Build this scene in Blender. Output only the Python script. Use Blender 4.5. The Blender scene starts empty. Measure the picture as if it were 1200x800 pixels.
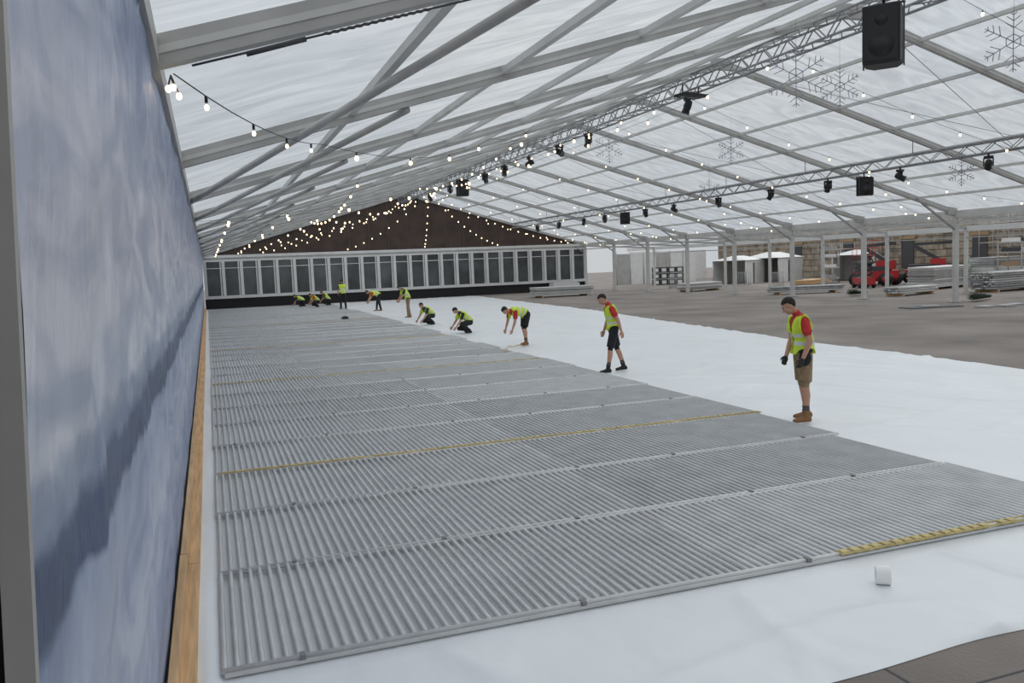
import bpy, math, random
import numpy as np
from collections import Counter
from mathutils import Vector, Matrix, noise
random.seed(7)
scene=bpy.context.scene
try:
    scene.view_settings.view_transform='Standard'
except Exception: pass
V=Vector
# ------------------------------------------------------------ materials
def nd(nt,t,**kw):
    n=nt.nodes.new(t)
    for k,v in kw.items(): setattr(n,k,v)
    return n
def mat(name,col,rough=.6,metal=0.,var=0.,vscale=3.,bump=0.,bscale=20.,stretch=(1,1,1),spec=.4,bdist=.05):
    m=bpy.data.materials.new(name); m.use_nodes=True
    nt=m.node_tree; b=nt.nodes['Principled BSDF']
    b.inputs['Base Color'].default_value=(*col,1); b.inputs['Roughness'].default_value=rough
    b.inputs['Metallic'].default_value=metal
    b.inputs['Specular IOR Level'].default_value=spec
    tc=nd(nt,'ShaderNodeTexCoord'); mp=nd(nt,'ShaderNodeMapping'); mp.inputs['Scale'].default_value=stretch
    nt.links.new(tc.outputs['Object'],mp.inputs['Vector'])
    if var>0:
        n=nd(nt,'ShaderNodeTexNoise'); n.inputs['Scale'].default_value=vscale; n.inputs['Detail'].default_value=5
        nt.links.new(mp.outputs[0],n.inputs['Vector'])
        r=nd(nt,'ShaderNodeValToRGB')
        r.color_ramp.elements[0].position=.3; r.color_ramp.elements[1].position=.7
        r.color_ramp.elements[0].color=(*[max(0,c*(1-var)) for c in col],1)
        r.color_ramp.elements[1].color=(*[min(1,c*(1+var)) for c in col],1)
        nt.links.new(n.outputs['Fac'],r.inputs['Fac']); nt.links.new(r.outputs[0],b.inputs['Base Color'])
    if bump>0:
        n2=nd(nt,'ShaderNodeTexNoise'); n2.inputs['Scale'].default_value=bscale; n2.inputs['Detail'].default_value=4
        nt.links.new(mp.outputs[0],n2.inputs['Vector'])
        bp=nd(nt,'ShaderNodeBump'); bp.inputs['Strength'].default_value=bump; bp.inputs['Distance'].default_value=bdist
        nt.links.new(n2.outputs['Fac'],bp.inputs['Height']); nt.links.new(bp.outputs[0],b.inputs['Normal'])
    return m
M={}
M['alu']=mat('aluminium_frame',(.42,.415,.40),.5,.0,.12,2.)
M['alu_l']=mat('aluminium_light',(.56,.56,.54),.5,.0,.08,2.)
M['steel']=mat('galvanised_steel',(.36,.365,.37),.45,.2,.2,4.)
M['truss']=mat('truss_aluminium',(.27,.275,.28),.4,.2,.15,4.)
M['dark']=mat('black_plastic',(.015,.015,.017),.5)
M['darkg']=mat('dark_grey',(.06,.06,.065),.6)
M['clip']=mat('grey_clip',(.22,.22,.22),.6)
M['white']=mat('white_paint',(.72,.72,.71),.5,0,.06,2.)
M['asphalt']=mat('asphalt_floor',(.25,.218,.195),.85,0,.28,.35,.3,30.)
M['sheet']=mat('white_membrane',(.80,.82,.83),.38,0,.04,.8,.45,1.1,(1,.6,1),.4,.12)
M['pipe1']=mat('pipe_grey_a',(.56,.565,.565),.32,.15,.10,3.)
M['pipe2']=mat('pipe_grey_b',(.62,.625,.625),.32,.15,.10,3.)
M['pipe3']=mat('pipe_grey_c',(.51,.515,.52),.32,.15,.10,3.)
M['header']=mat('pipe_header',(.64,.64,.63),.5,.0,.1,5.)
M['yellow']=mat('yellow_spacer',(.56,.45,.20),.6,0,.2,6.)
M['wood']=mat('timber',(.62,.40,.21),.7,0,.25,3.,0,1,(8,.5,8))
M['brown']=mat('brown_fabric',(.075,.052,.043),.8,0,.25,.8)
M['brownl']=mat('brown_seam',(.12,.09,.078),.8)
M['stone']=mat('stone_masonry',(.30,.255,.20),.9,0,.4,1.4,.4,5.)
M['red']=mat('red_paint',(.42,.03,.03),.4,0,.1)
M['green']=mat('green_paint',(.05,.36,.07),.4)
M['fir']=mat('fir_green',(.015,.035,.02),.9,0,.4,12.)
M['glass']=mat('dark_glass',(.05,.06,.065),.12,0,.7,.5,spec=.8)
M['tape']=mat('white_tape',(.88,.88,.87),.4)
M['card']=mat('cardboard',(.35,.24,.14),.8)
M['wire']=mat('cable',(.04,.04,.04),.6)
M['flake']=mat('wire_silver',(.35,.35,.40),.5,.2)
M['skin']=mat('skin',(.50,.28,.19),.55,0,.06,20.)
M['hair']=mat('dark_hair',(.022,.016,.012),.7,0,.4,60.,.5,90.)
M['redshirt']=mat('red_shirt',(.50,.035,.035),.85,0,.15,14.,.3,25.)
M['darkshirt']=mat('dark_shirt',(.03,.032,.045),.85,0,.2,14.)
M['vest']=mat('hi_vis_vest',(.62,.80,.06),.6,0,.12,10.,.5,22.)
M['reflect']=mat('reflective_band',(.60,.62,.60),.35)
M['khaki']=mat('khaki_cloth',(.27,.19,.11),.9,0,.2,14.,.5,22.)
M['black_cloth']=mat('black_cloth',(.018,.018,.021),.85,0,.2,14.)
M['boot']=mat('tan_boot',(.24,.125,.055),.7)
M['bboot']=mat('black_boot',(.02,.018,.017),.6)
M['sock']=mat('sock',(.08,.08,.08),.9)
M['glove']=mat('glove',(.03,.03,.032),.8)
M['eye']=mat('eye_white',(.8,.8,.78),.3)
M['lip']=mat('lip',(.38,.14,.12),.5)
m=bpy.data.materials.new('warm_bulb'); m.use_nodes=True; b=m.node_tree.nodes['Principled BSDF']
b.inputs['Base Color'].default_value=(1,.8,.5,1); b.inputs['Emission Color'].default_value=(1,.74,.42,1); b.inputs['Emission Strength'].default_value=4.5
try: m.cycles.emission_sampling='NONE'
except Exception: pass
M['bulb']=m
# roof membrane
m=bpy.data.materials.new('clear_pvc_roof'); m.use_nodes=True; nt=m.node_tree; nt.nodes.clear()
out=nd(nt,'ShaderNodeOutputMaterial'); tr=nd(nt,'ShaderNodeBsdfTransparent'); tl=nd(nt,'ShaderNodeBsdfTranslucent'); gl=nd(nt,'ShaderNodeBsdfGlossy')
tc=nd(nt,'ShaderNodeTexCoord'); mp=nd(nt,'ShaderNodeMapping'); mp.inputs['Scale'].default_value=(.45,1.3,.6)
nz=nd(nt,'ShaderNodeTexNoise'); nz.inputs['Scale'].default_value=1.0; nz.inputs['Detail'].default_value=7; nz.inputs['Distortion'].default_value=1.8
rp=nd(nt,'ShaderNodeValToRGB'); rp.color_ramp.elements[0].position=.32; rp.color_ramp.elements[1].position=.66
rp.color_ramp.elements[0].color=(.66,.68,.70,1); rp.color_ramp.elements[1].color=(.93,.945,.955,1)
L=nt.links.new
L(tc.outputs['Object'],mp.inputs[0]); L(mp.outputs[0],nz.inputs['Vector']); L(nz.outputs['Fac'],rp.inputs[0])
L(rp.outputs[0],tr.inputs[0]); tl.inputs[0].default_value=(.80,.83,.85,1); gl.inputs['Roughness'].default_value=.12; gl.inputs[0].default_value=(.8,.8,.8,1)
m1=nd(nt,'ShaderNodeMixShader'); m1.inputs[0].default_value=.14; L(tr.outputs[0],m1.inputs[1]); L(tl.outputs[0],m1.inputs[2])
m2=nd(nt,'ShaderNodeMixShader'); m2.inputs[0].default_value=.06; L(m1.outputs[0],m2.inputs[1]); L(gl.outputs[0],m2.inputs[2])
bp=nd(nt,'ShaderNodeBump'); bp.inputs['Strength'].default_value=.5; bp.inputs['Distance'].default_value=.05; L(nz.outputs['Fac'],bp.inputs['Height']); L(bp.outputs[0],gl.inputs['Normal'])
L(m2.outputs[0],out.inputs[0]); M['roof']=m
# banner
m=bpy.data.materials.new('mountain_print'); m.use_nodes=True; nt=m.node_tree; b=nt.nodes['Principled BSDF']; b.inputs['Roughness'].default_value=.36
L=nt.links.new
tc=nd(nt,'ShaderNodeTexCoord'); sp=nd(nt,'ShaderNodeSeparateXYZ'); L(tc.outputs['Object'],sp.inputs[0])
def nzn(scale,mscale,dist=0,det=6):
    mp=nd(nt,'ShaderNodeMapping'); mp.inputs['Scale'].default_value=mscale; L(tc.outputs['Object'],mp.inputs[0])
    z=nd(nt,'ShaderNodeTexNoise'); z.inputs['Scale'].default_value=scale; z.inputs['Detail'].default_value=det; z.inputs['Distortion'].default_value=dist; L(mp.outputs[0],z.inputs['Vector']); return z
n1=nzn(3.5,(1,1,1.4),.3,7)
a=nd(nt,'ShaderNodeMath',operation='MULTIPLY_ADD'); L(n1.outputs['Fac'],a.inputs[0]); a.inputs[1].default_value=.036; a.inputs[2].default_value=-.018
d=nd(nt,'ShaderNodeMath',operation='DIVIDE'); L(sp.outputs['Z'],d.inputs[0]); d.inputs[1].default_value=3.9
s=nd(nt,'ShaderNodeMath',operation='ADD'); L(a.outputs[0],s.inputs[0]); L(d.outputs[0],s.inputs[1])
rp=nd(nt,'ShaderNodeValToRGB'); cr=rp.color_ramp
stops=[(0,(.20,.27,.44)),(.15,(.34,.40,.56)),(.28,(.52,.57,.70)),(.38,(.42,.48,.63)),(.442,(.34,.41,.56)),(.452,(.05,.085,.18)),(.49,(.07,.11,.21)),(.50,(.26,.32,.45)),(.525,(.34,.40,.52)),(.535,(.56,.60,.70)),(.68,(.64,.66,.76)),(.78,(.48,.52,.66)),(.88,(.30,.36,.52)),(1,(.18,.25,.42))]
cr.elements[0].position=0; cr.elements[0].color=(*stops[0][1],1); cr.elements[1].position=1; cr.elements[1].color=(*stops[-1][1],1)
for p,c in stops[1:-1]:
    e=cr.elements.new(p); e.color=(*c,1)
L(s.outputs[0],rp.inputs[0])
n2=nzn(1.8,(1,.7,2.0),1.0,8); r2=nd(nt,'ShaderNodeValToRGB'); r2.color_ramp.elements[0].position=.38; r2.color_ramp.elements[1].position=.62
r2.color_ramp.elements[0].color=(.72,.76,.83,1); r2.color_ramp.elements[1].color=(1.15,1.12,1.09,1); L(n2.outputs['Fac'],r2.inputs[0])
mx=nd(nt,'ShaderNodeMix',data_type='RGBA',blend_type='MULTIPLY'); mx.inputs['Factor'].default_value=1
L(rp.outputs[0],mx.inputs[6]); L(r2.outputs[0],mx.inputs[7]); L(mx.outputs[2],b.inputs['Base Color'])
# crumple: voronoi facets + noise
mpv=nd(nt,'ShaderNodeMapping'); mpv.inputs['Scale'].default_value=(1,1.5,.8); L(tc.outputs['Object'],mpv.inputs[0])
vo=nd(nt,'ShaderNodeTexVoronoi',feature='F1'); vo.inputs['Scale'].default_value=1.9; L(mpv.outputs[0],vo.inputs['Vector'])
n3=nzn(1.8,(1,1.7,.6),1.0,5)
ad=nd(nt,'ShaderNodeMath',operation='MULTIPLY_ADD'); L(vo.outputs['Distance'],ad.inputs[0]); ad.inputs[1].default_value=.8; L(n3.outputs['Fac'],ad.inputs[2])
bp=nd(nt,'ShaderNodeBump'); bp.inputs['Strength'].default_value=.8; bp.inputs['Distance'].default_value=.06; L(ad.outputs[0],bp.inputs['Height']); L(bp.outputs[0],b.inputs['Normal'])
M['banner']=m
# ------------------------------------------------------------ mesh builder
class MB:
    def __init__(s): s.v=[];s.f=[];s.m=[];s.mats=[];s.smooth=[]
    def mi(s,k):
        if k not in s.mats: s.mats.append(k)
        return s.mats.index(k)
    def add(s,vs,fs,k,sm=False):
        o=len(s.v); s.v.extend([tuple(x) for x in vs]); i=s.mi(k)
        for f in fs: s.f.append(tuple(a+o for a in f)); s.m.append(i); s.smooth.append(sm)
    def box(s,c,d,k,R=None):
        vs=[]
        for x in(-.5,.5):
            for y in(-.5,.5):
                for z in(-.5,.5):
                    p=V((x*d[0],y*d[1],z*d[2]))
                    if R: p=R@p
                    vs.append(V(c)+p)
        s.add(vs,[(0,1,3,2),(4,6,7,5),(0,4,5,1),(2,3,7,6),(0,2,6,4),(1,5,7,3)],k)
    def beam(s,p0,p1,w,h,k,up=V((0,0,1))):
        p0=V(p0);p1=V(p1);d=(p1-p0).normalized(); sd=d.cross(up)
        if sd.length<1e-3: sd=V((1,0,0))
        sd.normalize(); u=sd.cross(d)
        vs=[p+sd*a*w/2+u*b_*h/2 for p in(p0,p1) for a,b_ in((-1,-1),(1,-1),(1,1),(-1,1))]
        s.add(vs,[(0,1,2,3),(7,6,5,4),(0,4,5,1),(1,5,6,2),(2,6,7,3),(3,7,4,0)],k)
    def tube(s,p0,p1,r0,k,n=6,r1=None,cap=True,sm=True):
        p0=V(p0);p1=V(p1); r1=r0 if r1 is None else r1
        d=(p1-p0)
        if d.length<1e-6:return
        d.normalize(); a=d.orthogonal().normalized(); b_=d.cross(a)
        vs=[];fs=[]
        for p,r in((p0,r0),(p1,r1)):
            for i in range(n):
                t=2*math.pi*i/n; vs.append(p+a*math.cos(t)*r+b_*math.sin(t)*r)
        for i in range(n): j=(i+1)%n; fs.append((i,j,n+j,n+i))
        if cap: fs.append(tuple(range(n))[::-1]); fs.append(tuple(range(n,2*n)))
        s.add(vs,fs,k,sm)
    def path(s,pts,r,k,n=5):
        for a,b_ in zip(pts[:-1],pts[1:]): s.tube(a,b_,r,k,n,cap=False)
    def ell(s,c,rad,k,R=None,nu=12,nv=8):
        vs=[];fs=[]
        def P(a,b_):
            p=V((rad[0]*math.sin(b_)*math.cos(a),rad[1]*math.sin(b_)*math.sin(a),rad[2]*math.cos(b_)))
            return V(c)+(R@p if R else p)
        vs.append(P(0,0))
        for j in range(1,nv):
            for i in range(nu): vs.append(P(2*math.pi*i/nu,math.pi*j/nv))
        vs.append(P(0,math.pi))
        for i in range(nu): fs.append((0,1+i,1+(i+1)%nu))
        for j in range(nv-2):
            for i in range(nu):
                a=1+j*nu+i;b2=1+j*nu+(i+1)%nu; fs.append((a,a+nu,b2+nu,b2))
        e=len(vs)-1
        for i in range(nu): fs.append((e,1+(nv-2)*nu+(i+1)%nu,1+(nv-2)*nu+i))
        s.add(vs,fs,k,True)
    def caps(s,p0,p1,r0,r1,k,n=12):
        s.tube(p0,p1,r0,k,n,r1); s.ell(p0,(r0,)*3,k,nu=n,nv=8); s.ell(p1,(r1,)*3,k,nu=n,nv=8)
    def loft(s,rings,k,n=20):
        vs=[];fs=[]
        for c,ux,uy,rx,ry in rings:
            for i in range(n):
                t=2*math.pi*i/n
                vs.append(V(c)+ux*math.cos(t)*rx+uy*math.sin(t)*ry)
        for j in range(len(rings)-1):
            for i in range(n):
                i2=(i+1)%n; fs.append((j*n+i,j*n+i2,(j+1)*n+i2,(j+1)*n+i))
        fs.append(tuple(range(n))[::-1]); fs.append(tuple((len(rings)-1)*n+i for i in range(n)))
        s.add(vs,fs,k,True)
    def mesh(s,name):
        me=bpy.data.meshes.new(name); me.from_pydata(s.v,[],s.f); 
        for k in s.mats: me.materials.append(M[k])
        me.polygons.foreach_set('material_index',s.m); me.polygons.foreach_set('use_smooth',s.smooth); me.update()
        return me
    def obj(s,name,loc=(0,0,0),rz=0):
        o=bpy.data.objects.new(name,s.mesh(name)); scene.collection.objects.link(o); o.location=loc; o.rotation_euler=(0,0,rz); return o
def remesh(mb,vox,smooth=4):
    o=mb.obj('tmp'); r=o.modifiers.new('r','REMESH'); r.mode='VOXEL'; r.voxel_size=vox; 
    if smooth: sm=o.modifiers.new('s','SMOOTH'); sm.iterations=smooth; sm.factor=.5
    dg=bpy.context.evaluated_depsgraph_get(); ev=o.evaluated_get(dg); me=ev.to_mesh()
    nv=len(me.vertices); co=np.empty(nv*3,dtype=np.float32); me.vertices.foreach_get('co',co); co=co.reshape(-1,3)
    no=np.empty(nv*3,dtype=np.float32); me.vertices.foreach_get('normal',no); no=no.reshape(-1,3)
    fs=[tuple(p.vertices) for p in me.polygons]
    ev.to_mesh_clear(); md=o.data; bpy.data.objects.remove(o); bpy.data.meshes.remove(md)
    return co,no,fs
# ------------------------------------------------------------ constants
XL,XR=-.25,30.75; XC=(XL+XR)/2; ZE=3.9; ZR=8.3; SL=(ZR-ZE)/(XC-XL)
BAY=5.45; FR=[27.9+BAY*k for k in range(-6,8)]; YEND=FR[-1]
def roofz(x): return ZE+SL*(min(x,2*XC-x)-XL)
# ------------------------------------------------------------ floor
b=MB(); b.add([(-60,-60,0),(140,-60,0),(140,160,0),(-60,160,0)],[(0,1,2,3)],'asphalt')
for x in(3.55,6.0,8.45): b.box((x,1.9,.001),(.018,4.2,.004),'darkg')
for y in(3.35,2.1): b.box((6,y,.001),(8,.014,.004),'darkg')
b.obj('floor')
# ------------------------------------------------------------ white sheet
def edge(Y): return float(np.interp(Y,[3.7,12.8,20.7,37,64],[14.2,14.8,15.5,17.8,20.2]))
def pedge(Y): return 7.62+.016*(Y-5)
b=MB(); ys=[3.70]
while ys[-1]<64.5: ys.append(ys[-1]+ (.06 if ys[-1]<6 else .10 if ys[-1]<16 else .3))
nx=260
vs=[];fs=[]
def N(x,y,z): return noise.noise(V((x,y,z)))
for j,y in enumerate(ys):
    e=edge(y)+.15*N(0,y*.5,3)+.05*N(0,y*2,3)
    for i in range(nx+1):
        u=i/nx; x=-.24+(e+.24)*u
        yy=y+(.07*N(x*.8,1,1) if j==0 else 0)
        inside=(-.1<x<pedge(y)+.05 and y>5.05)
        z=.006
        if not inside:
            f=min(1,max(0,(x-pedge(y))/.8)) if y>5.05 else min(1,(5.1-y)/.25)
            if x<=-.1: f=.6
            n1=N(x*.45,y*.25,0)
            wx=x+.8*N(x*.25,y*.25,20); wy=y+.8*N(x*.25,y*.25,30)
            r1=max(0,1-abs(N(wx*.55+.25*wy,wy*.22,9))*9)
            r2=max(0,1-abs(N(wx*.22-.15*wy,wy*.7,19))*10)
            r3=max(0,1-abs(N(wx*1.3+.9*wy,wy*.5-.3*wx,29))*12)
            z=.014+f*(.02*max(-.4,n1)+.030*r1*r1+.026*r2*r2+.012*r3*r3+.010)
            z=max(z,.006)
            if j==0 or i==nx: z=.004
        vs.append((x,yy,z))
for j in range(len(ys)-1):
    for i in range(nx):
        a=j*(nx+1)+i; fs.append((a,a+1,a+nx+2,a+nx+1))
b.add(vs,fs,'sheet',True); b.obj('white_ground_sheet')
# ------------------------------------------------------------ pipes
b=MB(); y0=5.2; row=1.78; k=0; sp=.074
while y0+row*k<63:
    ya=y0+row*k; yb=ya+row; col=['pipe1','pipe2','pipe1','pipe3'][random.randrange(4)] if k>2 else 'pipe1'
    x0=-.06+random.uniform(-.015,.015); n=int((pedge(ya)-x0)/sp)+(random.choice([0,0,1,-2]))
    n1=n//2
    c2=random.choice(['pipe1','pipe2','pipe3'])
    for i in range(n+1):
        x=x0+i*sp
        if i==n1: continue
        kk=col if i<n1 else c2
        b.tube((x,ya+.012,.042),(x+.003,yb-.012,.042),.0195,kk,6,cap=False)
    xe=x0+n*sp+.02
    b.tube((x0-.02,ya,.047),(xe,ya,.047),.018,'header',8)
    b.tube((x0-.02,yb-.055,.046),(xe,yb-.055,.046),.014,'pipe2',6)
    if k in(0,3,8,13,20):
        x=x0+(0 if k else 4.6)
        b.box(((x+xe)/2,ya-.04,.058),(xe-x,.012,.016),'yellow'); b.box(((x+xe)/2,ya+.03,.058),(xe-x,.012,.016),'yellow')
        while x<xe-.1:
            if random.random()<.93: b.box((x+.045,ya-.02,.066),(.066,.06,.022),'yellow')
            x+=.105
        if k==0: b.box(((x0+xe)/2,ya-.03,.03),(xe-x0,.03,.02),'pipe1')
    x=x0+random.uniform(.2,.9)
    while x<xe:
        b.box((x,ya-.01,.056),(.035,.06,.030),'clip'); x+=random.choice([1.28,1.28,1.92])
    b.tube((x0+n1*sp,ya,.042),(x0+n1*sp,yb,.042),.022,'header',8)
    k+=1
b.obj('ice_rink_cooling_pipes')
b=MB(); pts=[]
for i in range(20):
    t=i/19; pts.append((7.4+1.0*t,21.2+1.2*t+.5*math.sin(t*3),.085+.03*math.sin(t*9)**2))
b.path(pts,.016,'yellow',6); b.obj('yellow_hose')
# ------------------------------------------------------------ timber boards
b=MB(); y=2.4
while y<62:
    l=4.8; 
    b.box((-.285+random.uniform(-.004,.004),y+l/2,.045),(.13,l-.01,.09),'wood')
    b.box((-.335+random.uniform(-.004,.004),y+l/2,.135),(.055,l-.02,.09),'wood')
    y+=l
b.obj('timber_kerb_board')
# ------------------------------------------------------------ banner
def bx(z): return -.395+.155*(z/3.9)
b=MB(); vs=[];fs=[]; NY=300;NZ=36
for j in range(NZ+1):
    z=.10+(3.82-.10)*j/NZ
    for i in range(NY+1):
        y=1.62+(64.2)*(i/NY)**1.8
        w=.014*N(y*1.1,z*.8,2)+.007*math.sin(y*2.4+z*.5)+.016*max(0,1-abs(N(y*.9+z*.5,z*.6,7))*7)+.010*max(0,1-abs(N(y*1.4-z*.8,z*1.1,17))*7)
        vs.append((bx(z)+w*min(1,(y-1.6)*1.5+.15)*min(1,z/.5),y,z))
for j in range(NZ):
    for i in range(NY):
        a=j*(NY+1)+i; fs.append((a,a+1,a+NY+2,a+NY+1))
b.add(vs,fs,'banner',True); b.obj('mountain_print_banner')
b=MB(); b.beam((bx(0)-.022,1.60,0),(bx(3.9)-.022,1.60,3.9),.046,.03,'alu',V((0,1,0))); b.obj('banner_end_post')
b=MB(); b.box((-.50,30,1.95),(.04,72,3.9),'clip'); b.obj('wall_left')
# ------------------------------------------------------------ frame
b=MB()
for Y in FR:
    for sx,xe in((1,XL),(-1,XR)):
        p0=V((xe,Y,ZE)); p1=V((XC,Y,ZR))
        b.beam(p0,p1,.12,.20,'alu'); b.beam(p0,p1,.14,.05,'alu_l')
        b.box((xe+(.02 if sx<0 else -.4),Y,ZE/2),(.22,.16,ZE),'alu_l')
        b.box((xe+(.02 if sx<0 else -.4),Y,.02),(.5 if sx<0 else .25,.4,.03),'steel')
        if sx<0:
            b.beam((xe,Y,ZE-.75),(xe-1.9,Y,roofz(xe-1.9)-.1),.06,.08,'steel')
            b.beam((xe,Y,ZE+.02),(xe+sx*.5,Y,roofz(xe+sx*.5)-.04),.16,.32,'alu')
    b.box((XC,Y,ZR-.03),(.7,.15,.34),'alu')
NP=7
for sx,xe in((1,XL),(-1,XR)):
    for q in range(1,NP+1):
        x=xe+sx*q*(XC-XL)/NP
        if q==NP and sx<0: continue
        b.beam((x,FR[0],roofz(x)+.02),(x,YEND,roofz(x)+.02),.09,.09,'alu_l')
b.beam((XL-.02,FR[0],ZE+.0),(XL-.02,YEND,ZE+.0),.14,.2,'alu')
b.beam((XR,FR[0],ZE-.06),(XR,YEND,ZE-.06),.16,.30,'alu_l')
b.beam((XR+.02,FR[0],ZE-.42),(XR+.02,YEND,ZE-.42),.08,.08,'alu_l')
for i,Y in enumerate(FR[2:-1]):
    if Y-2*BAY<3: continue
    b.tube((XL+.05,Y,ZE-.06),(2.75,Y-2*BAY,roofz(2.75)-.14),.05,'alu',10)
for i in range(len(FR)-1):
    if i%2==0:
        b.tube((XR,FR[i],roofz(XR)-.05),(XC+1,FR[i+1],roofz(XC+1)-.05),.010,'steel',4)
        b.tube((XR,FR[i+1],roofz(XR)-.05),(XC+1,FR[i],roofz(XC+1)-.05),.010,'steel',4)
b.tube((0,6.03,3.82),(2.6,6.03,roofz(2.6)-.15),.008,'darkg',6); b.tube((.35,6.03,3.91),(.75,6.03,4.03),.018,'darkg',6)
for q in range(14):
    t=.9+q*.055; b.ell((t,6.03,3.82+(roofz(2.6)-.15-3.82)*t/2.6),(.03,.012,.012),'darkg',nu=6,nv=4)
b.obj('marquee_frame')
# ------------------------------------------------------------ roof
b=MB()
for i in range(len(FR)-1):
    ya,yb=FR[i],FR[i+1]
    for sx,xe in((1,XL),(-1,XR)):
        vs=[];fs=[];A=8;B=28
        for j in range(A+1):
            for q in range(B+1):
                x=xe+sx*q/B*(XC-XL); y=ya+(yb-ya)*j/A
                sag=.07*math.sin(math.pi*j/A)*(.6+.4*abs(math.cos(math.pi*NP*q/B)))
                vs.append((x,y,roofz(x)+.17-sag))
        for j in range(A):
            for q in range(B):
                a=j*(B+1)+q; fs.append((a,a+1,a+B+2,a+B+1))
        b.add(vs,fs,'roof',True)
b.obj('ceiling')
# ------------------------------------------------------------ end wall
b=MB(); Y=YEND
b.add([(XL,Y+.1,ZE-.05),(XR,Y+.1,ZE-.05),(XC,Y+.1,ZR)],[(0,1,2)],'brown')
for i in range(1,20):
    x=XL+(XR-XL)*i/20; b.box((x,Y+.07,(ZE+roofz(x))/2),(.05,.03,roofz(x)-ZE),'brownl')
b.box((XC,Y+.05,ZE-.03),(XR-XL,.2,.2),'white')
b.box((XC,Y+.12,ZE-.2),(XR-XL,.1,.2),'alu_l')
b.box((XC,Y+.05,ZE-.36),(XR-XL,.14,.1),'white')
b.box((XC,Y+.05,.85),(XR-XL,.3,.22),'white')
b.box((XC,Y+.2,.37),(XR-XL,.1,.74),'dark')
n=24; w=(XR-XL)/n
for i in range(n):
    x=XL+w*(i+.5)
    b.box((x,Y+.12,2.25),(w,.03,2.6),'glass')
    b.box((x-w/2+.11,Y+.03,2.27),(.22,.14,2.6),'white')
    b.box((x+w*.5-.1,Y+.03,2.27),(.08,.12,2.6),'white')
    b.box((x,Y+.05,3.0),(w,.06,.05),'white')
b.obj('wall_back')
b=MB(); b.box((0,0,.35),(2.4,.9,.7),'white'); b.box((0,.1,.75),(2.2,.7,.12),'alu_l'); b.box((1.9,0,.2),(1.2,.9,.4),'white'); b.obj('white_barrier_block',(28.2,YEND-1.2,0))
# ------------------------------------------------------------ trusses
def truss(name,x,z,ya,yb,s=.32,rc=.026):
    b=MB(); c=[(x-s/2,z-s/2),(x+s/2,z-s/2),(x+s/2,z+s/2),(x-s/2,z+s/2)]
    for cx,cz in c: b.tube((cx,ya,cz),(cx,yb,cz),rc,'truss',6)
    y=ya;t=0
    while y<yb-.01:
        y2=min(yb,y+.5)
        for e in range(4):
            p,q=c[e],c[(e+1)%4]
            if t%2: p,q=q,p
            b.tube((p[0],y,p[1]),(q[0],y2,q[1]),rc*.55,'truss',4,cap=False)
        y=y2;t+=1
    for Y in FR:
        if ya<Y<yb: b.tube((x,Y,z+s/2),(x,Y,roofz(x)-.1),.012,'dark',5)
    return b.obj(name)
TX1,TZ1=14.35,7.70; TX2,TZ2=22.8,5.42
truss('lighting_truss',TX1,TZ1,7,64,.46,.032); truss('lighting_truss',TX2,TZ2,6,62,.34)
def stage_light(x,y,z,tilt,rz,s=1.):
    b=MB()
    b.tube((0,0,0),(0,0,-.1*s),.03,'dark',8); b.box((0,0,-.15*s),(.3*s,.22*s,.1*s),'dark')
    for q in(-1,1): b.box((q*.15*s,0,-.32*s),(.04*s,.1*s,.3*s),'dark')
    R=Matrix.Rotation(math.radians(tilt),3,'X'); c=V((0,0,-.4*s))
    rings=[]
    for t,r in((-.2,.08),(-.16,.115),(0,.125),(.1,.11),(.2,.13),(.22,.12)):
        rings.append((c+R@V((0,0,t*s)),R@V((1,0,0)),R@V((0,1,0)),r*s,r*s))
    b.loft(rings,'dark',14)
    b.tube(c+R@V((0,0,.21*s)),c+R@V((0,0,.225*s)),.1*s,'glass',14)
    b.obj('stage_light',(x,y,z),rz)
for y in(22.9,30,33,36.8,40,43.4,50,55,59): stage_light(TX1+random.uniform(-.1,.1),y,TZ1-.24,random.choice([150,120,200,60]),random.uniform(0,3),1.0)
for y in(19.5,23,26.6,30.1,34,38,41,46,49,53,57): stage_light(TX2,y,TZ2-.17,random.choice([150,120,200,220]),random.uniform(0,3),.85)
b=MB(); b.box((0,0,-.3),(.9,.5,.08),'dark'); 
for q in(-.3,0,.3): b.tube((q,0,-.36),(q,0,-.30),.1,'glass',10)
for q in(-.35,.35): b.box((q,0,-.15),(.03,.03,.3),'dark')
b.obj('stage_wash_light',(TX1-.5,22.0,TZ1-.2),.3)
def speaker(x,y,z,h,w,ztop,rz):
    b=MB(); vs=[];d=w*.9
    prof=[(-w/2,-d/2),(w/2,-d/2),(w*.5,d*.1),(w*.32,d/2),(-w*.32,d/2),(-w*.5,d*.1)]
    n=len(prof)
    for zz,sc in((-h/2,.96),(-h/2+.03,1),(h/2-.03,1),(h/2,.96)):
        for p in prof: vs.append((p[0]*sc,p[1]*sc,zz))
    fs=[tuple(range(n))[::-1],tuple(range(3*n,4*n))]
    for j in range(3):
        for i in range(n): i2=(i+1)%n; fs.append((j*n+i,j*n+i2,(j+1)*n+i2,(j+1)*n+i))
    b.add(vs,fs,'dark')
    b.box((0,-d/2-.008,0),(w*.86,.015,h*.88),'dark')
    b.tube((0,-d/2-.02,-h*.18),(0,-d/2-.012,-h*.18),w*.34,'dark',20); b.tube((0,-d/2-.02,h*.25),(0,-d/2-.012,h*.25),w*.18,'dark',16)
    for q in(-1,1): b.box((q*(w/2+.02),0,0),(.02,.06,h*1.05),'dark')
    b.box((0,0,h*.54),(w+.08,.06,.02),'dark')
    b.tube((0,0,h/2),(0,0,ztop-z),.025,'dark',6)
    b.obj('loudspeaker',(x,y,z),rz)
speaker(11.15,11.62,6.05,.98,.60,roofz(11.2)-.1,-.9)
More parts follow.
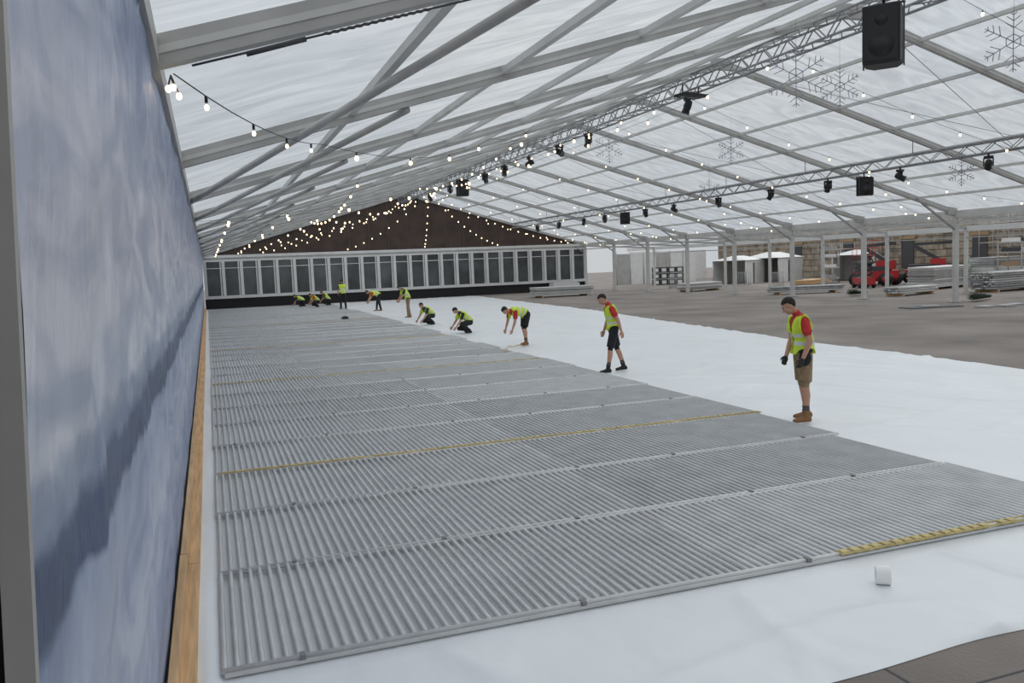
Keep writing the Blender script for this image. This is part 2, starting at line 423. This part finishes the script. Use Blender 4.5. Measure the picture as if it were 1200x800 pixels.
speaker(TX2,24.7,4.75,.65,.5,TZ2-.1,-.3); speaker(TX2,43.4,4.8,.65,.5,TZ2-.1,-.3); speaker(TX1,47.6,7.0,.95,.65,TZ1-.1,.2)
# ------------------------------------------------------------ string lights
b=MB()
def strand(p0,p1,sag,step=1.15,r=.034):
    p0=V(p0);p1=V(p1); n=max(4,int((p1-p0).length/step)); pts=[]
    for i in range(n*2+1):
        t=i/(n*2); p=p0.lerp(p1,t); p.z-=sag*4*t*(1-t); pts.append(p)
    b.path(pts,.005,'wire',4)
    for i in range(1,n*2,2):
        p=pts[i]; b.tube(p,p-V((0,0,.05)),.013,'dark',5); b.ell(p-V((0,0,.085)),(r,r,r*1.25),'bulb',nu=7,nv=5)
for i,Y in enumerate(FR[1:-1]):
    if Y>20:
        strand((XL+.1,Y,ZE-.1),(XC-.3,Y+BAY*.9,ZR-.6),.7,1.5,.036)
        if i%2==0: strand((XL+.1,Y+1,ZE-.1),(XC-.4,Y-4,ZR-.6),.9,1.5,.036)
    if Y>10:
        strand((XR-.1,Y,ZE-.1),(XC+.3,Y+BAY*.5,ZR-.4),.8,1.5,.034)
        if i%2: strand((XR-.1,Y+1,ZE-.1),(TX2,Y-3,TZ2+.2),.5,1.5)
strand((-.12,6.2,3.80),(1.5,11.2,4.08),.12,2.6,.019)
strand((1.5,11.2,4.08),(6.5,19,5.4),.3,3.0,.032)
strand((6.5,19,5.4),(XC-.3,25,ZR-.6),.5,2.6,.04)
for q in(4,9): strand((q,FR[5],roofz(q)-.2),(q+.5,FR[5]+3*BAY,roofz(q)-.3),.5,1.4)
for q in(-3,-1,1,3,5): strand((XC-.2,YEND-8,ZR-.5),(XC+q*3.2-2,YEND-.5,ZE+.2),.6,.9,.042)
for i in range(3): b.ell((-.16+.03*i,6.2+.12*i,3.70+.035*(i%2)),(.020,.020,.026),'bulb',nu=8,nv=6); b.tube((-.16+.03*i,6.2+.12*i,3.72+.035*(i%2)),(-.14,6.25,3.80),.006,'wire')
b.obj('string_lights')
# ------------------------------------------------------------ snowflakes
def flake(x,y,z,r,rz,zt):
    b=MB()
    for a in range(6):
        t=a*math.pi/3; d=V((math.sin(t),0,math.cos(t)))
        b.tube((0,0,0),d*r,.010,'flake',5)
        for q,l in((.45,.34),(.68,.26),(.88,.13)):
            for s in(-1,1):
                t2=t+s*math.radians(52); d2=V((math.sin(t2),0,math.cos(t2)))
                b.tube(d*r*q,d*r*q+d2*r*l,.009,'flake',5)
    for a in range(6):
        t=a*math.pi/3;t2=t+math.pi/3
        b.tube(V((math.sin(t),0,math.cos(t)))*r*.25,V((math.sin(t2),0,math.cos(t2)))*r*.25,.009,'flake',5)
    b.tube((0,0,r),(0,0,zt-z),.003,'wire',4)
    b.obj('snowflake_decoration',(x,y,z),rz)
flake(12.6,15.7,6.35,.68,-.5,roofz(12.6)); flake(15.3,17.4,6.55,.5,-.6,ZR); flake(15.6,12.8,6.5,.6,-.6,ZR); flake(15.4,30.5,6.9,.6,-.4,ZR)
flake(22.6,20.3,4.75,.42,-.6,TZ2); flake(18,26,6.2,.5,-.6,roofz(18)); flake(21,32,5.3,.5,-.5,roofz(21))
# ------------------------------------------------------------ annex + outside
b=MB(); XA=37.5
for i,Y in enumerate(FR[2:]):
    b.box((XA,Y,1.7),(.16,.16,3.4),'alu_l'); b.beam((XR+.12,Y,ZE-.15),(XA,Y,3.4),.08,.12,'alu')
b.beam((XA,FR[1],3.35),(XA,YEND+5,3.35),.1,.28,'white'); b.beam((XA,FR[1],2.9),(XA,YEND,2.9),.05,.06,'alu')
b.obj('annex_frame')
b=MB(); b.add([(XR+.12,FR[1],ZE+.05),(XA+.3,FR[1],3.55),(XA+.3,YEND,3.55),(XR+.12,YEND,ZE+.05)],[(0,1,2,3)],'roof'); b.obj('annex_roof')
b=MB(); 
b.box((56,48,2.6),(1.,70,5.2),'stone')
random.seed(3)
for j in range(9):
    y=14+random.random()*.5
    while y<82:
        l=random.uniform(.9,1.9); b.box((55.46,y+l/2,.3+j*.56),(.1+random.uniform(0,.06),l-.06,.5),'stone'); y+=l
for q in range(6):
    y=34+q*7; b.box((55.36,y,2.),(.1,1.3,2.4),'darkg'); b.box((55.3,y,3.35),(.16,1.7,.25),'card')
b.obj('stone_building')
b=MB()
for i in range(5): b.box((44+i*1.9,81+ (i%2)*.08,1.6),(1.86,.1,3.2),'white')
b.obj('white_hoarding_panels')
b=MB()
for i in range(6):
    b.box((38.5+i*1.5,74,1.5),(1.45,.08,3.0),'white' if i%3 else 'alu'); b.tube((38.5+i*1.5-.73,73.9,0),(38.5+i*1.5-.73,73.9,3.2),.04,'steel',6)
b.obj('site_fence_panels')
def gazebo(x,y,rz,L=4.,W=3.,h=2.2,hp=1.):
    b=MB()
    for i in range(2):
        for j in range(2): b.tube((i*L-L/2,j*W-W/2,0),(i*L-L/2,j*W-W/2,h),.05,'alu_l',6)
    b.box((0,W/2,h/2),(L,.03,h),'white'); b.box((L/2,0,h/2),(.03,W,h),'white'); b.box((-L/2+L*.2,-W/2,h/2),(L*.4,.03,h),'white')
    b.box((L*.25,-W/2,h/2),(L*.5,.03,h),'alu_l')
    b.box((0,-W/2,h-.12),(L,.04,.24),'white')
    z=h; e=.15
    b.add([(-L/2-e,-W/2-e,z),(L/2+e,-W/2-e,z),(L/2+e,W/2+e,z),(-L/2-e,W/2+e,z),(-L*.3,0,z+hp),(L*.3,0,z+hp)],[(0,1,5,4),(1,2,5),(2,3,4,5),(3,0,4),(0,3,2,1)],'white')
    b.obj('white_marquee_tent',(x,y,0),rz)
gazebo(47.5,62.5,.5,5,3.2,2.1,.5); gazebo(43.5,62,.5,3.5,3,2.,.4); gazebo(50.5,55.5,.6,3.6,3,2.1,.4)
def boom(x,y,rz,ext,col='red'):
    b=MB(); b.box((0,0,.75),(2.6,1.4,.5),col); b.box((.1,0,1.15),(1.9,1.2,.35),'darkg'); b.box((-.7,0,1.4),(.9,1.1,.6),col)
    for px in(-1,1):
        for py in(-.8,.8): b.tube((px,py-.16,.45),(px,py+.16,.45),.45,'dark',20); b.tube((px,py-.18,.45),(px,py+.18,.45),.2,col,12)
    b.beam((-.8,0,1.6),(.9,0,2.7),.25,.25,'darkg'); b.beam((.9,0,2.7),(-.5+ext,0,3.0+ext*.2),.2,.2,'darkg'); 
    c=V((-.3+ext,0,2.6+ext*.2)); b.box(c,(.8,1.4,.06),'darkg')
    for dx in(-.4,.4):
        for dy in(-.7,.7): b.tube(c+V((dx,dy,0)),c+V((dx,dy,1)),.02,'darkg',5)
    for h in(.5,1):
        b.path([c+V((-.4,-.7,h)),c+V((.4,-.7,h)),c+V((.4,.7,h)),c+V((-.4,.7,h)),c+V((-.4,-.7,h))],.02,'darkg')
    b.obj('boom_lift',(x,y,0),rz)
boom(42.8,45.3,2.0,-.8); boom(46.2,44.3,2.4,-1.2); 
def scissor(x,y,rz,H):
    b=MB(); b.box((0,0,.45),(1.9,.9,.45),'red')
    for px in(-.7,.7):
        for py in(-.42,.42): b.tube((px,py-.08,.2),(px,py+.08,.2),.2,'dark',14)
    nl=3; z=.7; dz=(H-.7)/nl
    for i in range(nl):
        for py in(-.35,.35):
            b.beam((-.8,py,z),(.8,py,z+dz),.06,.09,'darkg'); b.beam((.8,py,z),(-.8,py,z+dz),.06,.09,'darkg')
        z+=dz
    b.box((0,0,H+.05),(2.1,.9,.1),'darkg')
    for px in(-1,0,1):
        for py in(-.43,.43): b.tube((px,py,H),(px,py,H+1),.02,'red',5)
    for h in(.5,1.): b.path([V((-1,-.43,H+h)),V((1,-.43,H+h)),V((1,.43,H+h)),V((-1,.43,H+h)),V((-1,-.43,H+h))],.02,'red')
    b.obj('scissor_lift',(x,y,0),rz)
scissor(44.6,47.2,.6,2.1); scissor(40.2,43.6,1.1,1.6)
b=MB(); b.box((0,0,.75),(1.5,.9,.8),'green'); b.box((0,0,.3),(1.6,1.,.3),'dark'); 
for x in(-.5,.5): b.tube((x,-.55,.25),(x,.55,.25),.25,'dark',14)
b.box((.35,0,1.3),(.6,.8,.4),'green'); b.tube((-.3,0,1.1),(-.3,0,1.8),.05,'darkg',8); b.obj('generator',(48.4,42.6,0),.6)
def scaffold(x,y,rz,nxx,nz):
    b=MB()
    for i in range(nxx+1):
        for yy in(0,1.3): b.tube((i*1.8,yy,0),(i*1.8,yy,nz*1.3+.6),.03,'steel',6)
    for k in range(1,nz+1):
        for yy in(0,1.3): b.tube((0,yy,k*1.3),(nxx*1.8,yy,k*1.3),.025,'steel',5)
        for i in range(nxx+1): b.tube((i*1.8,0,k*1.3),(i*1.8,1.3,k*1.3),.025,'steel',5)
        b.box((nxx*.9,.65,k*1.3+.03),(nxx*1.8,1.1,.05),'wood')
        for i in range(nxx): b.tube((i*1.8,0,(k-1)*1.3),(i*1.8+1.8,0,k*1.3),.02,'steel',5)
    b.obj('scaffold_tower',(x,y,0),rz)
scaffold(50.5,39,1.2,3,3); scaffold(52.5,58,1.4,2,2); scaffold(48,33,1.2,2,3)
def stack(name,x,y,rz,L,W,layers,k,tube=False,kk='steel'):
    b=MB()
    for q in(-.4,.4): b.box((q*L,0,.06),(.12,W,.12),'wood')
    z=.13
    for l in range(layers):
        if tube:
            n=int(W/.13)
            for i in range(n): b.tube((-L/2+random.uniform(-.15,.1),-W/2+.07+i*.13,z+.06),(L/2+random.uniform(-.1,.15),-W/2+.07+i*.13,z+.06),.055,random.choice([k,kk]),8)
            z+=.115
        else:
            b.box((random.uniform(-.05,.05),random.uniform(-.04,.04),z+.045),(L+random.uniform(-.1,.1),W,.08),random.choice([k,kk])); z+=.1
    b.obj(name,(x,y,0),rz)
stack('floor_panel_stack',23.9,55.5,-.1,4.2,1.8,6,'steel',False,'alu_l')
stack('pipe_stack',33.6,41.2,-.3,4.2,1.0,3,'steel',True,'alu_l')
stack('pipe_stack',40.2,33.0,.1,4.5,1.3,8,'alu_l',True)
stack('pipe_stack',34.6,34.2,.2,3.2,1.0,3,'steel',True,'alu_l')
stack('beam_stack',41.2,38.5,.3,4.5,1.6,12,'white',False,'alu')
stack('beam_stack',33.2,52,.3,3.5,1.2,5,'white',False,'alu')
stack('beam_stack',40.5,49.0,.5,3.5,1.2,4,'steel',False,'wood')
stack('beam_stack',45.5,38.0,.1,3.5,1.6,16,'steel',False,'white')
b=MB()
for i in range(4):
    for j in range(3):
        b.box((i*.72-1.1,0,.25+j*.56),(.66,.6,.5),'darkg'); b.box((i*.72-1.1,-.31,.25+j*.56),(.4,.02,.3),'white')
b.obj('flight_case_stack',(40,68,0),-.4)
def rack(x,y,rz):
    b=MB()
    for xx in(-.9,.9):
        for yy in(-.6,.6): b.tube((xx,yy,0),(xx,yy,2.6),.035,'steel',6)
    for z in(.4,1.2,2.0,2.55):
        b.box((0,0,z),(1.9,1.3,.05),'alu'); 
        for q in range(5): b.box((-.7+q*.35,0,z+.15),(.25,.9,.22),random.choice(['white','darkg','card','steel']))
    b.obj('storage_rack',(x,y,0),rz)
rack(43.5,35.4,.4); rack(45.2,52.5,.8); rack(40.0,30.0,.3)
def barrier(x,y,rz):
    b=MB()
    for i in range(9): b.tube((i*.35,0,0),(i*.35,0,1.1),.02,'steel',5)
    for z in(.15,1.05): b.tube((0,0,z),(2.8,0,z),.02,'steel',5)
    b.obj('crowd_barrier',(x,y,0),rz)
barrier(34.2,58,.8); barrier(38.9,56,.5); barrier(38.6,51,.6)
def fir(x,y,rz,L,s):
    b=MB(); b.tube((-L/2,0,.12),(L/2,0,.08),.04,'card',6,.015)
    for i in range(900):
        t=random.random(); px=-L/2+L*t; r=s*(1-.75*t); a=random.uniform(0,math.pi)
        d=V((.35,math.cos(a),math.sin(a)*.8)).normalized(); p=V((px,0,.1)); e=p+d*r*random.uniform(.5,1); e.z=max(.02,e.z)
        w=V((0,0,1)).cross(d).normalized()*.02 if abs(d.z)<.95 else V((.02,0,0))
        b.add([p-w,p+w,e],[(0,1,2)],'fir')
    b.obj('felled_fir_tree',(x,y,0),rz)
fir(32.3,27.9,.4,2.4,.5); fir(33.2,36.4,.3,1.8,.45)
b=MB(); b.box((0,0,.02),(2.3,.9,.03),'darkg'); b.box((0,.1,.05),(.8,.4,.05),'steel'); b.obj('ground_mat',(27.7,26.3,0),-.2)
b=MB()
for p in((0,0),(.9,.2),(-.8,.3)): b.box((p[0],p[1],.04),(.6,.5,.08),'steel')
b.obj('base_weight_plates',(29.4,24.3,0),.1)
# tape roll
b=MB(); n=28; prof=[(.036,-.035),(.068,-.035),(.068,.035),(.036,.035)]
vs=[];fs=[]
for i in range(n):
    t=2*math.pi*i/n
    for r,h in prof: vs.append((h*1.4,r*math.cos(t),r*math.sin(t)))
for i in range(n):
    for j in range(4): fs.append((i*4+j,i*4+(j+1)%4,((i+1)%n)*4+(j+1)%4,((i+1)%n)*4+j))
b.add(vs,fs,'tape',False)
b.tube((-.047,0,0),(.047,0,0),.0375,'card',20,cap=False)
b.obj('roll_of_tape',(4.44,4.63,.09),2.5)
b=MB(); b.box((0,0,.05),(.3,.2,.1),'dark'); b.box((0,0,.12),(.2,.03,.03),'darkg'); b.obj('tool_bag',(6.3,42,.06),.2)
# ------------------------------------------------------------ people
def worker(x,y,heading,P):
    s=P.get('s',1.); near=P.get('near',False)
    rx=V((1,0,0))
    def sd(p): return V((0,math.sin(p),math.cos(p)))
    def fw(p): return V((0,math.cos(p),-math.sin(p)))
    rad=math.radians
    p1,p2,ph=rad(P['p1']),rad(P['p2']),rad(P['ph'])
    Pv=V((0,0,0)); legs=[]
    for side in(-1,1):
        L=P['legs'][0 if side<0 else 1]; th,kn,ab=rad(L[0]),rad(L[1]),rad(L[2])
        hip=Pv+V((side*.092,0,0))
        td=V((side*math.sin(ab),math.sin(th)*math.cos(ab),-math.cos(th)*math.cos(ab)))
        knee=hip+td*.43
        sh=th-kn; sdir=V((side*math.sin(ab)*.3,math.sin(sh),-math.cos(sh))).normalized()
        ank=knee+sdir*.42; legs.append((side,hip,knee,ank,L[3] if len(L)>3 else 0))
    zmin=min(l[3].z for l in legs); off=V((0,-sum(l[3].y for l in legs)/2,.085-zmin))
    Pv=Pv+off; legs=[(a,h+off,k+off,an+off,f) for a,h,k,an,f in legs]
    B=MB(); tags=[]
    shirt=P['shirt']; shorts=P['shorts']; skin='skin'; boot=P['boot']
    d1,d2=sd(p1),sd(p2); f1,f2=fw(p1),fw(p2)
    waist=Pv+d1*.2; chest=waist+d2*.19; neckb=waist+d2*.335
    dm=(d1+d2).normalized(); fm=(f1+f2).normalized()
    B.loft([(Pv-d1*.09,rx,f1,.10,.07),(Pv-d1*.05,rx,f1,.155,.105),(Pv+d1*.02,rx,f1,.172,.118),(Pv+d1*.1,rx,f1,.16,.112),(waist,rx,fm,.154,.112),(waist+d2*.08,rx,f2,.165,.118),(chest,rx,f2,.18,.125),(waist+d2*.27,rx,f2,.178,.108),(waist+d2*.315,rx,f2,.13,.08),(neckb+d2*.02,rx,f2,.07,.062)],shirt,24)
    tags+= [(Pv-d1*.06,Pv+d1*.08,.14,.14,shorts),(Pv+d1*.1,neckb-d2*.05,.14,.15,shirt)]
    hd=sd(ph); hf=fw(ph); yaw=rad(P.get('yaw',0)); Ry=Matrix.Rotation(yaw,3,hd); hf=Ry@hf; hx=hf.cross(hd)
    nk=neckb+hd*.085; B.caps(neckb,nk,.058,.054,skin); tags.append((neckb+hd*.03,nk,.055,.055,skin))
    hands=[]
    for side,tgt,hint in((-1,P['hl'],P.get('el',(-.6,-.6,-.3))),(1,P['hr'],P.get('er',(.6,-.6,-.3)))):
        S=waist+d2*.275+rx*side*.185; T=V(tgt) 
        d=T-S; dist=min(d.length,.535); dn=d.normalized(); a=.285;c=.255
        proj=(a*a-c*c+dist*dist)/(2*dist); hh=math.sqrt(max(0,a*a-proj*proj)); hn=V(hint); hn=(hn-dn*hn.dot(dn)).normalized()
        E=S+dn*proj+hn*hh; W=S+dn*dist
        B.caps(S-rx*side*.03,S,.06,.062,shirt); B.caps(S,E,.054,.042,skin); m_=E.lerp(W,.3); B.caps(E,m_,.043,.042,skin); B.caps(m_,W,.042,.028,skin)
        sl=S.lerp(E,.62); B.tube(S,sl,.062,shirt,14,.065)
        tags+= [(S-rx*side*.02,sl,.062,.064,P.get('sleeve',shirt)),(sl,E,.05,.042,P.get('arm',skin)),(E,W,.043,.028,P.get('arm',skin))]
        hands.append((side,E,W))
    longp=P.get('long',False)
    for side,hip,knee,ank,fy in legs:
        B.caps(hip,knee,.088,.058,skin,16); cm=knee.lerp(ank,.3)-V((0,.012,0)); B.caps(knee,cm,.056,.058,skin); B.caps(cm,ank,.058,.037,skin)
        if longp:
            B.tube(hip,knee,.10,shorts,16,.075); B.caps(knee,ank.lerp(knee,.08),.074,.06,shorts,16)
            tags+= [(hip,knee,.09,.07,shorts),(knee,ank.lerp(knee,.1),.07,.06,shorts)]
        else:
            hem=hip.lerp(knee,.88); B.caps(hip,hip.lerp(knee,.3),.098,.096,shorts,16); B.tube(hip,hem,.10,shorts,18,.092)
            tags+= [(hip,hem,.095,.088,shorts),(hem,knee,.06,.055,skin),(knee,ank,.055,.04,skin)]
        yw=rad(fy)+side*-.12; F=V((math.sin(-yw),math.cos(yw),0)); rxx=V((F.y,-F.x,0)); lift=ank.z-.085
        pit=min(.9,lift*4.2); Fd=(F*math.cos(pit)+V((0,0,-math.sin(pit)))).normalized(); Up=rxx.cross(Fd)
        o_=ank
        def fp(a_,u_): return o_+Fd*a_+Up*u_
        B.loft([(fp(-.075,-.045),rxx,Up,.025,.03),(fp(-.06,-.043),rxx,Up,.036,.042),(fp(-.02,-.035),rxx,Up,.041,.05),(fp(.05,-.04),rxx,Up,.043,.045),(fp(.11,-.05),rxx,Up,.049,.035),(fp(.16,-.054),rxx,Up,.044,.03),(fp(.19,-.058),rxx,Up,.025,.02)],boot,16)
        shaft=ank.lerp(knee,.2); B.caps(ank,shaft,.047,.052,boot,14)
        tags+= [(fp(-.05,-.04),fp(.17,-.05),.045,.04,boot),(ank,shaft,.047,.05,boot)]
        if not longp: tags.append((shaft,ank.lerp(knee,.3),.05,.05,'sock'))
    vox=.011 if near else .014
    co,no,fs=remesh(B,vox,5)
    cen=np.array([co[list(f)].mean(0) for f in fs]); D=[]
    for a,b_,ra,rb,t in tags:
        A=np.array(a);Bv=np.array(b_);ab=Bv-A;t_=np.clip(((cen-A)@ab)/max(1e-9,ab@ab),0,1); q=A+t_[:,None]*ab
        D.append(np.linalg.norm(cen-q,axis=1)-(ra+(rb-ra)*t_))
    idx=np.argmin(np.array(D),axis=0)
    G=MB()
    def addraw(co,fs,ks):
        o=len(G.v); G.v.extend([tuple(map(float,c)) for c in co])
        for f,k in zip(fs,ks): G.f.append(tuple(a+o for a in f)); G.m.append(G.mi(k)); G.smooth.append(True)
    addraw(co,fs,[tags[i][4] for i in idx])
    if P.get('vest',True):
        Wn=np.array(waist);keep=[];ks=[]
        d1n,d2n,f2n=map(np.array,(d1,d2,f2)); Pn=np.array(Pv)
        for fi,(f,c,i) in enumerate(zip(fs,cen,idx)):
            g=tags[i]
            h1=(c-Wn)@d2n; h0=(c-Pn)@d1n; up=h1 if h1>0 else h0-.2
            fr=(c-Wn)@f2n; lat=abs(c[0])
            torso=(i<2) or (i in(3,6) and lat<.215 and up>.1)
            if g[4] in('skin',) and i>2: torso=False
            if not torso or up<-.19 or up>.325 : continue
            if fr>0.02 and lat<.028+max(0,up-.12)*.28: continue
            keep.append(f)
            band=(-.07<up<-.02) or (.06<up<.11)
            ks.append('reflect' if band else 'vest')
        used=sorted({a for f in keep for a in f}); mp={a:i for i,a in enumerate(used)}
        cu=co[used]; nu_=no[used]
        hh=(cu-Wn)@d2n; flare=.020+.025*np.clip((.05-hh)/.25,0,1)
        wr=np.array([noise.noise(V(c)*11)*.010 for c in cu])
        outer=cu+nu_*(flare+wr)[:,None]; fl=[tuple(mp[a] for a in f) for f in keep]
        addraw(outer,fl,ks)
        ec=Counter()
        for f in fl:
            for a_,c_ in zip(f,f[1:]+f[:1]): ec[(min(a_,c_),max(a_,c_))]+=1
        inner=cu+nu_*.004; n_=len(used)
        rim=[(a_,c_,c_+n_,a_+n_) for (a_,c_),q in ec.items() if q==1]
        addraw(np.vstack([outer,inner]),rim,['vest']*len(rim))
    H=MB(); c=nk+hd*.105+hf*.018
    Rh=Matrix((hx,hf,hd)).transposed()
    def hp(a,b_,c_): return c+hx*a+hf*b_+hd*c_
    H.ell(hp(0,-.012,.028),(.074,.094,.088),'skin',Rh,20,14)
    H.ell(hp(0,.018,-.035),(.058,.068,.078),'skin',Rh,18,12)
    H.ell(hp(0,.055,-.082),(.030,.026,.022),'skin',Rh)
    H.ell(hp(0,.070,.028),(.05,.018,.014),'skin',Rh)
    H.caps(hp(0,.082,.012),hp(0,.108,-.022),.009,.015,'skin')
    for q in(-1,1):
        H.ell(hp(q*.076,-.008,-.005),(.010,.020,.032),'skin',Rh); H.ell(hp(q*.04,.055,-.03),(.024,.022,.028),'skin',Rh)
        H.ell(hp(q*.011,.097,-.026),(.009,.009,.007),'skin',Rh)
    H.ell(hp(0,.082,-.052),(.024,.012,.007),'skin',Rh); H.ell(hp(0,.080,-.062),(.021,.012,.007),'skin',Rh)
    H.caps(nk-hd*.06,nk+hd*.06,.054,.052,'skin')
    hco,hno,hfs=remesh(H,.0055 if near else .008,2)
    hc=np.array([hco[list(f)].mean(0) for f in hfs]); rel=hc-np.array(c); Rn=np.array(Rh)
    loc=rel@Rn
    ks=[];hairf=[]
    for f,l in zip(hfs,loc):
        a,b_,u=l; hr=(u>.066+.3*max(0,b_-.03)) or (b_<-.025+u*.5 and u>-.050 and not(abs(a)>.078 and u<.03)) 
        lip=(abs(a)<.024 and b_>.082 and -.067<u<-.047)
        ks.append('hair' if hr else ('lip' if lip else 'skin'))
        if hr: hairf.append(f)
    addraw(hco,hfs,ks)
    used=sorted({a for f in hairf for a in f}); mp={a:i for i,a in enumerate(used)}
    hv=[]
    for a in used:
        p=hco[a]; n_=noise.noise(V(p)*55)*.007; hv.append(p+hno[a]*(.007+n_))
    addraw(np.array(hv),[tuple(mp[a] for a in f) for f in hairf],['hair']*len(hairf))
    for q in(-1,1):
        G.ell(hp(q*.031,.077,.006),(.013,.010,.009),'eye',Rh,10,6); G.ell(hp(q*.031,.0855,.006),(.006,.003,.006),'dark',Rh,8,5); G.ell(hp(q*.031,.086,.026),(.018,.006,.0045),'hair',Rh,8,5)
    for side,E,W in hands:
        d=(W-E).normalized(); 
        inw=V((-side,0.15,0)); pn=(inw-d*inw.dot(d))
        if pn.length<.1: pn=V((0,1,0)).cross(d)
        pn.normalize()
        ac=pn.cross(d).normalized()
        if ac.y<0: ac=-ac
        if abs(d.y)>.8 and ac.z<0: ac=-ac
        K=MB()
        Rp=Matrix((ac,pn,d)).transposed()
        K.ell(W+d*.052,(.041,.016,.056),'skin',Rp,16,10); K.caps(W-d*.03,W+d*.02,.027,.024,'skin')
        for i,(o_,l) in enumerate(((.029,.072),(.010,.080),(-.009,.075),(-.027,.058))):
            q0=W+d*.085+ac*o_; q1=q0+(d*.95+pn*.3+ac*o_*1.5).normalized()*l*.45; q2=q1+(d*.75+pn*.66).normalized()*l*.32; q3=q2+(d*.4+pn*.9).normalized()*l*.26
            r=.0088 if i<3 else .0078
            K.caps(q0-d*.03,q0,.011,r+.001,'skin',8);K.caps(q0,q1,r+.0005,r,'skin',8);K.caps(q1,q2,r,r-.0008,'skin',8);K.caps(q2,q3,r-.0008,r-.0018,'skin',8)
        t0=W+d*.025+ac*.026; t1=t0+(d*.7+ac*.7+pn*.2).normalized()*.036; t2=t1+(d*.9+ac*.25+pn*.35).normalized()*.03; t3=t2+(d*.95+pn*.4).normalized()*.022
        K.caps(t0,t1,.014,.011,'skin',8);K.caps(t1,t2,.0105,.0095,'skin',8);K.caps(t2,t3,.0095,.008,'skin',8)
        kc,kn2,kf=remesh(K,.0042 if near else .005,1); addraw(kc,kf,[P.get('hand','skin')]*len(kf))
    if P.get('pouch'):
        for sx in(-1,):
            q=Pv+V((sx*.19,.04,-.04)); G.ell(q,(.05,.085,.11),'black_cloth',None,14,10); G.box(q+V((0,0,.09)),(.06,.16,.03),'black_cloth')
        G.loft([(Pv+d1*.04,rx,f1,.182,.130),(Pv+d1*.085,rx,f1,.178,.127)],'black_cloth',24)
    if s!=1: G.v=[tuple(a*s for a in v) for v in G.v]
    return G.obj('construction_worker',(x,y,P.get('z',.066)),math.radians(heading))
R_='redshirt'
stand=dict(p1=4,p2=14,ph=35,legs=[(6,6,4),(-4,6,4)],hl=(-.2,.26,.93),hr=(.12,.30,.95),shirt=R_,shorts='khaki',boot='boot',vest=True)
worker(7.93,9.72,72,dict(stand,near=True,s=1.03,pouch=True,hand='glove',hl=(-.26,.14,.90),hr=(.10,.24,.90),ph=38,legs=[(3,4,5,0),(-5,4,5,0)],p1=0,p2=10,z=.04))
worker(8.17,16.15,75,dict(stand,near=True,s=1.0,shorts='black_cloth',boot='bboot',hl=(-.34,-.08,.86),hr=(.30,.18,.88),ph=42,yaw=10,p1=4,p2=12,legs=[(14,6,3),(-12,8,3)],z=.03))
worker(8.75,23.1,100,dict(stand,shorts='black_cloth',p1=62,p2=88,ph=70,legs=[(18,22,6),(2,14,6)],hl=(-.16,.62,.20),hr=(.18,.66,.22),z=.03))
cr=dict(stand,shorts='black_cloth',boot='bboot',sleeve='darkshirt',p1=30,p2=55,ph=55,legs=[(88,138,14),(60,140,10)],hl=(-.2,.62,.18),hr=(.2,.62,.18),shirt='darkshirt',long=True,z=.03)
worker(8.8,29.0,95,cr); worker(8.85,34.6,110,dict(cr,p2=62,ph=40))
worker(9.2,40.4,90,dict(stand,long=True,shirt='darkshirt',p1=12,p2=34,ph=60,hl=(-.2,.48,.85),hr=(.2,.48,.85),z=.03))
worker(9.3,48.7,90,dict(stand,long=True,shorts='black_cloth',p1=55,p2=82,ph=70,legs=[(22,14,8),(-2,10,8)],hl=(-.2,.72,.3),hr=(.2,.72,.3),z=.03))
worker(7.9,53,10,dict(stand,long=True,shorts='black_cloth',p1=0,p2=4,ph=15,shirt='darkshirt',boot='bboot',s=1.05,z=.066))
worker(7.0,58.5,100,dict(cr,shirt=R_,sleeve=R_,z=.066)); worker(6.2,60.5,70,dict(cr,p2=70,z=.066)); worker(8.0,60.5,80,dict(cr,p2=40,z=.066))
# ------------------------------------------------------------ world (overcast: zenith brighter than horizon)
w=bpy.data.worlds.new('overcast'); scene.world=w; w.use_nodes=True; nt=w.node_tree; bg=nt.nodes['Background']
tc=nd(nt,'ShaderNodeTexCoord'); nz=nd(nt,'ShaderNodeTexNoise'); nz.inputs['Scale'].default_value=2.2; nz.inputs['Detail'].default_value=5
rp=nd(nt,'ShaderNodeValToRGB'); rp.color_ramp.elements[0].position=.3; rp.color_ramp.elements[1].position=.7
rp.color_ramp.elements[0].color=(.80,.855,.91,1); rp.color_ramp.elements[1].color=(.97,.99,1,1)
nt.links.new(tc.outputs['Generated'],nz.inputs['Vector']); nt.links.new(nz.outputs['Fac'],rp.inputs[0]); nt.links.new(rp.outputs[0],bg.inputs[0])
sx=nd(nt,'ShaderNodeSeparateXYZ'); nt.links.new(tc.outputs['Generated'],sx.inputs[0])
mr=nd(nt,'ShaderNodeMapRange'); mr.inputs['From Min'].default_value=.0; mr.inputs['From Max'].default_value=1; mr.inputs['To Min'].default_value=.64; mr.inputs['To Max'].default_value=1.22
nt.links.new(sx.outputs['Z'],mr.inputs['Value']); nt.links.new(mr.outputs[0],bg.inputs[1])
sl=bpy.data.lights.new('soft_daylight','SUN'); sl.energy=.6; sl.angle=math.radians(50); sl.color=(1,1,1)
so=bpy.data.objects.new('soft_daylight',sl); scene.collection.objects.link(so); so.rotation_euler=V((.8,.45,.55)).to_track_quat('Z','Y').to_euler()
# ------------------------------------------------------------ camera
f=980.; vp=(243,324); roll=.040
dy=V((vp[0]-600,400-vp[1],-f)).normalized(); h=V((1,roll,0)); n=h.cross(dy).normalized()
if n.y<0:n=-n
dx=dy.cross(n)
R=Matrix((dx,dy,n))
cam=bpy.data.cameras.new('camera'); cam.sensor_width=36; cam.lens=f/1200*36; cam.clip_end=500; cam.clip_start=.05
co=bpy.data.objects.new('camera',cam); scene.collection.objects.link(co); co.matrix_world=Matrix.Translation((0,0,2.43))@R.to_4x4(); scene.camera=co
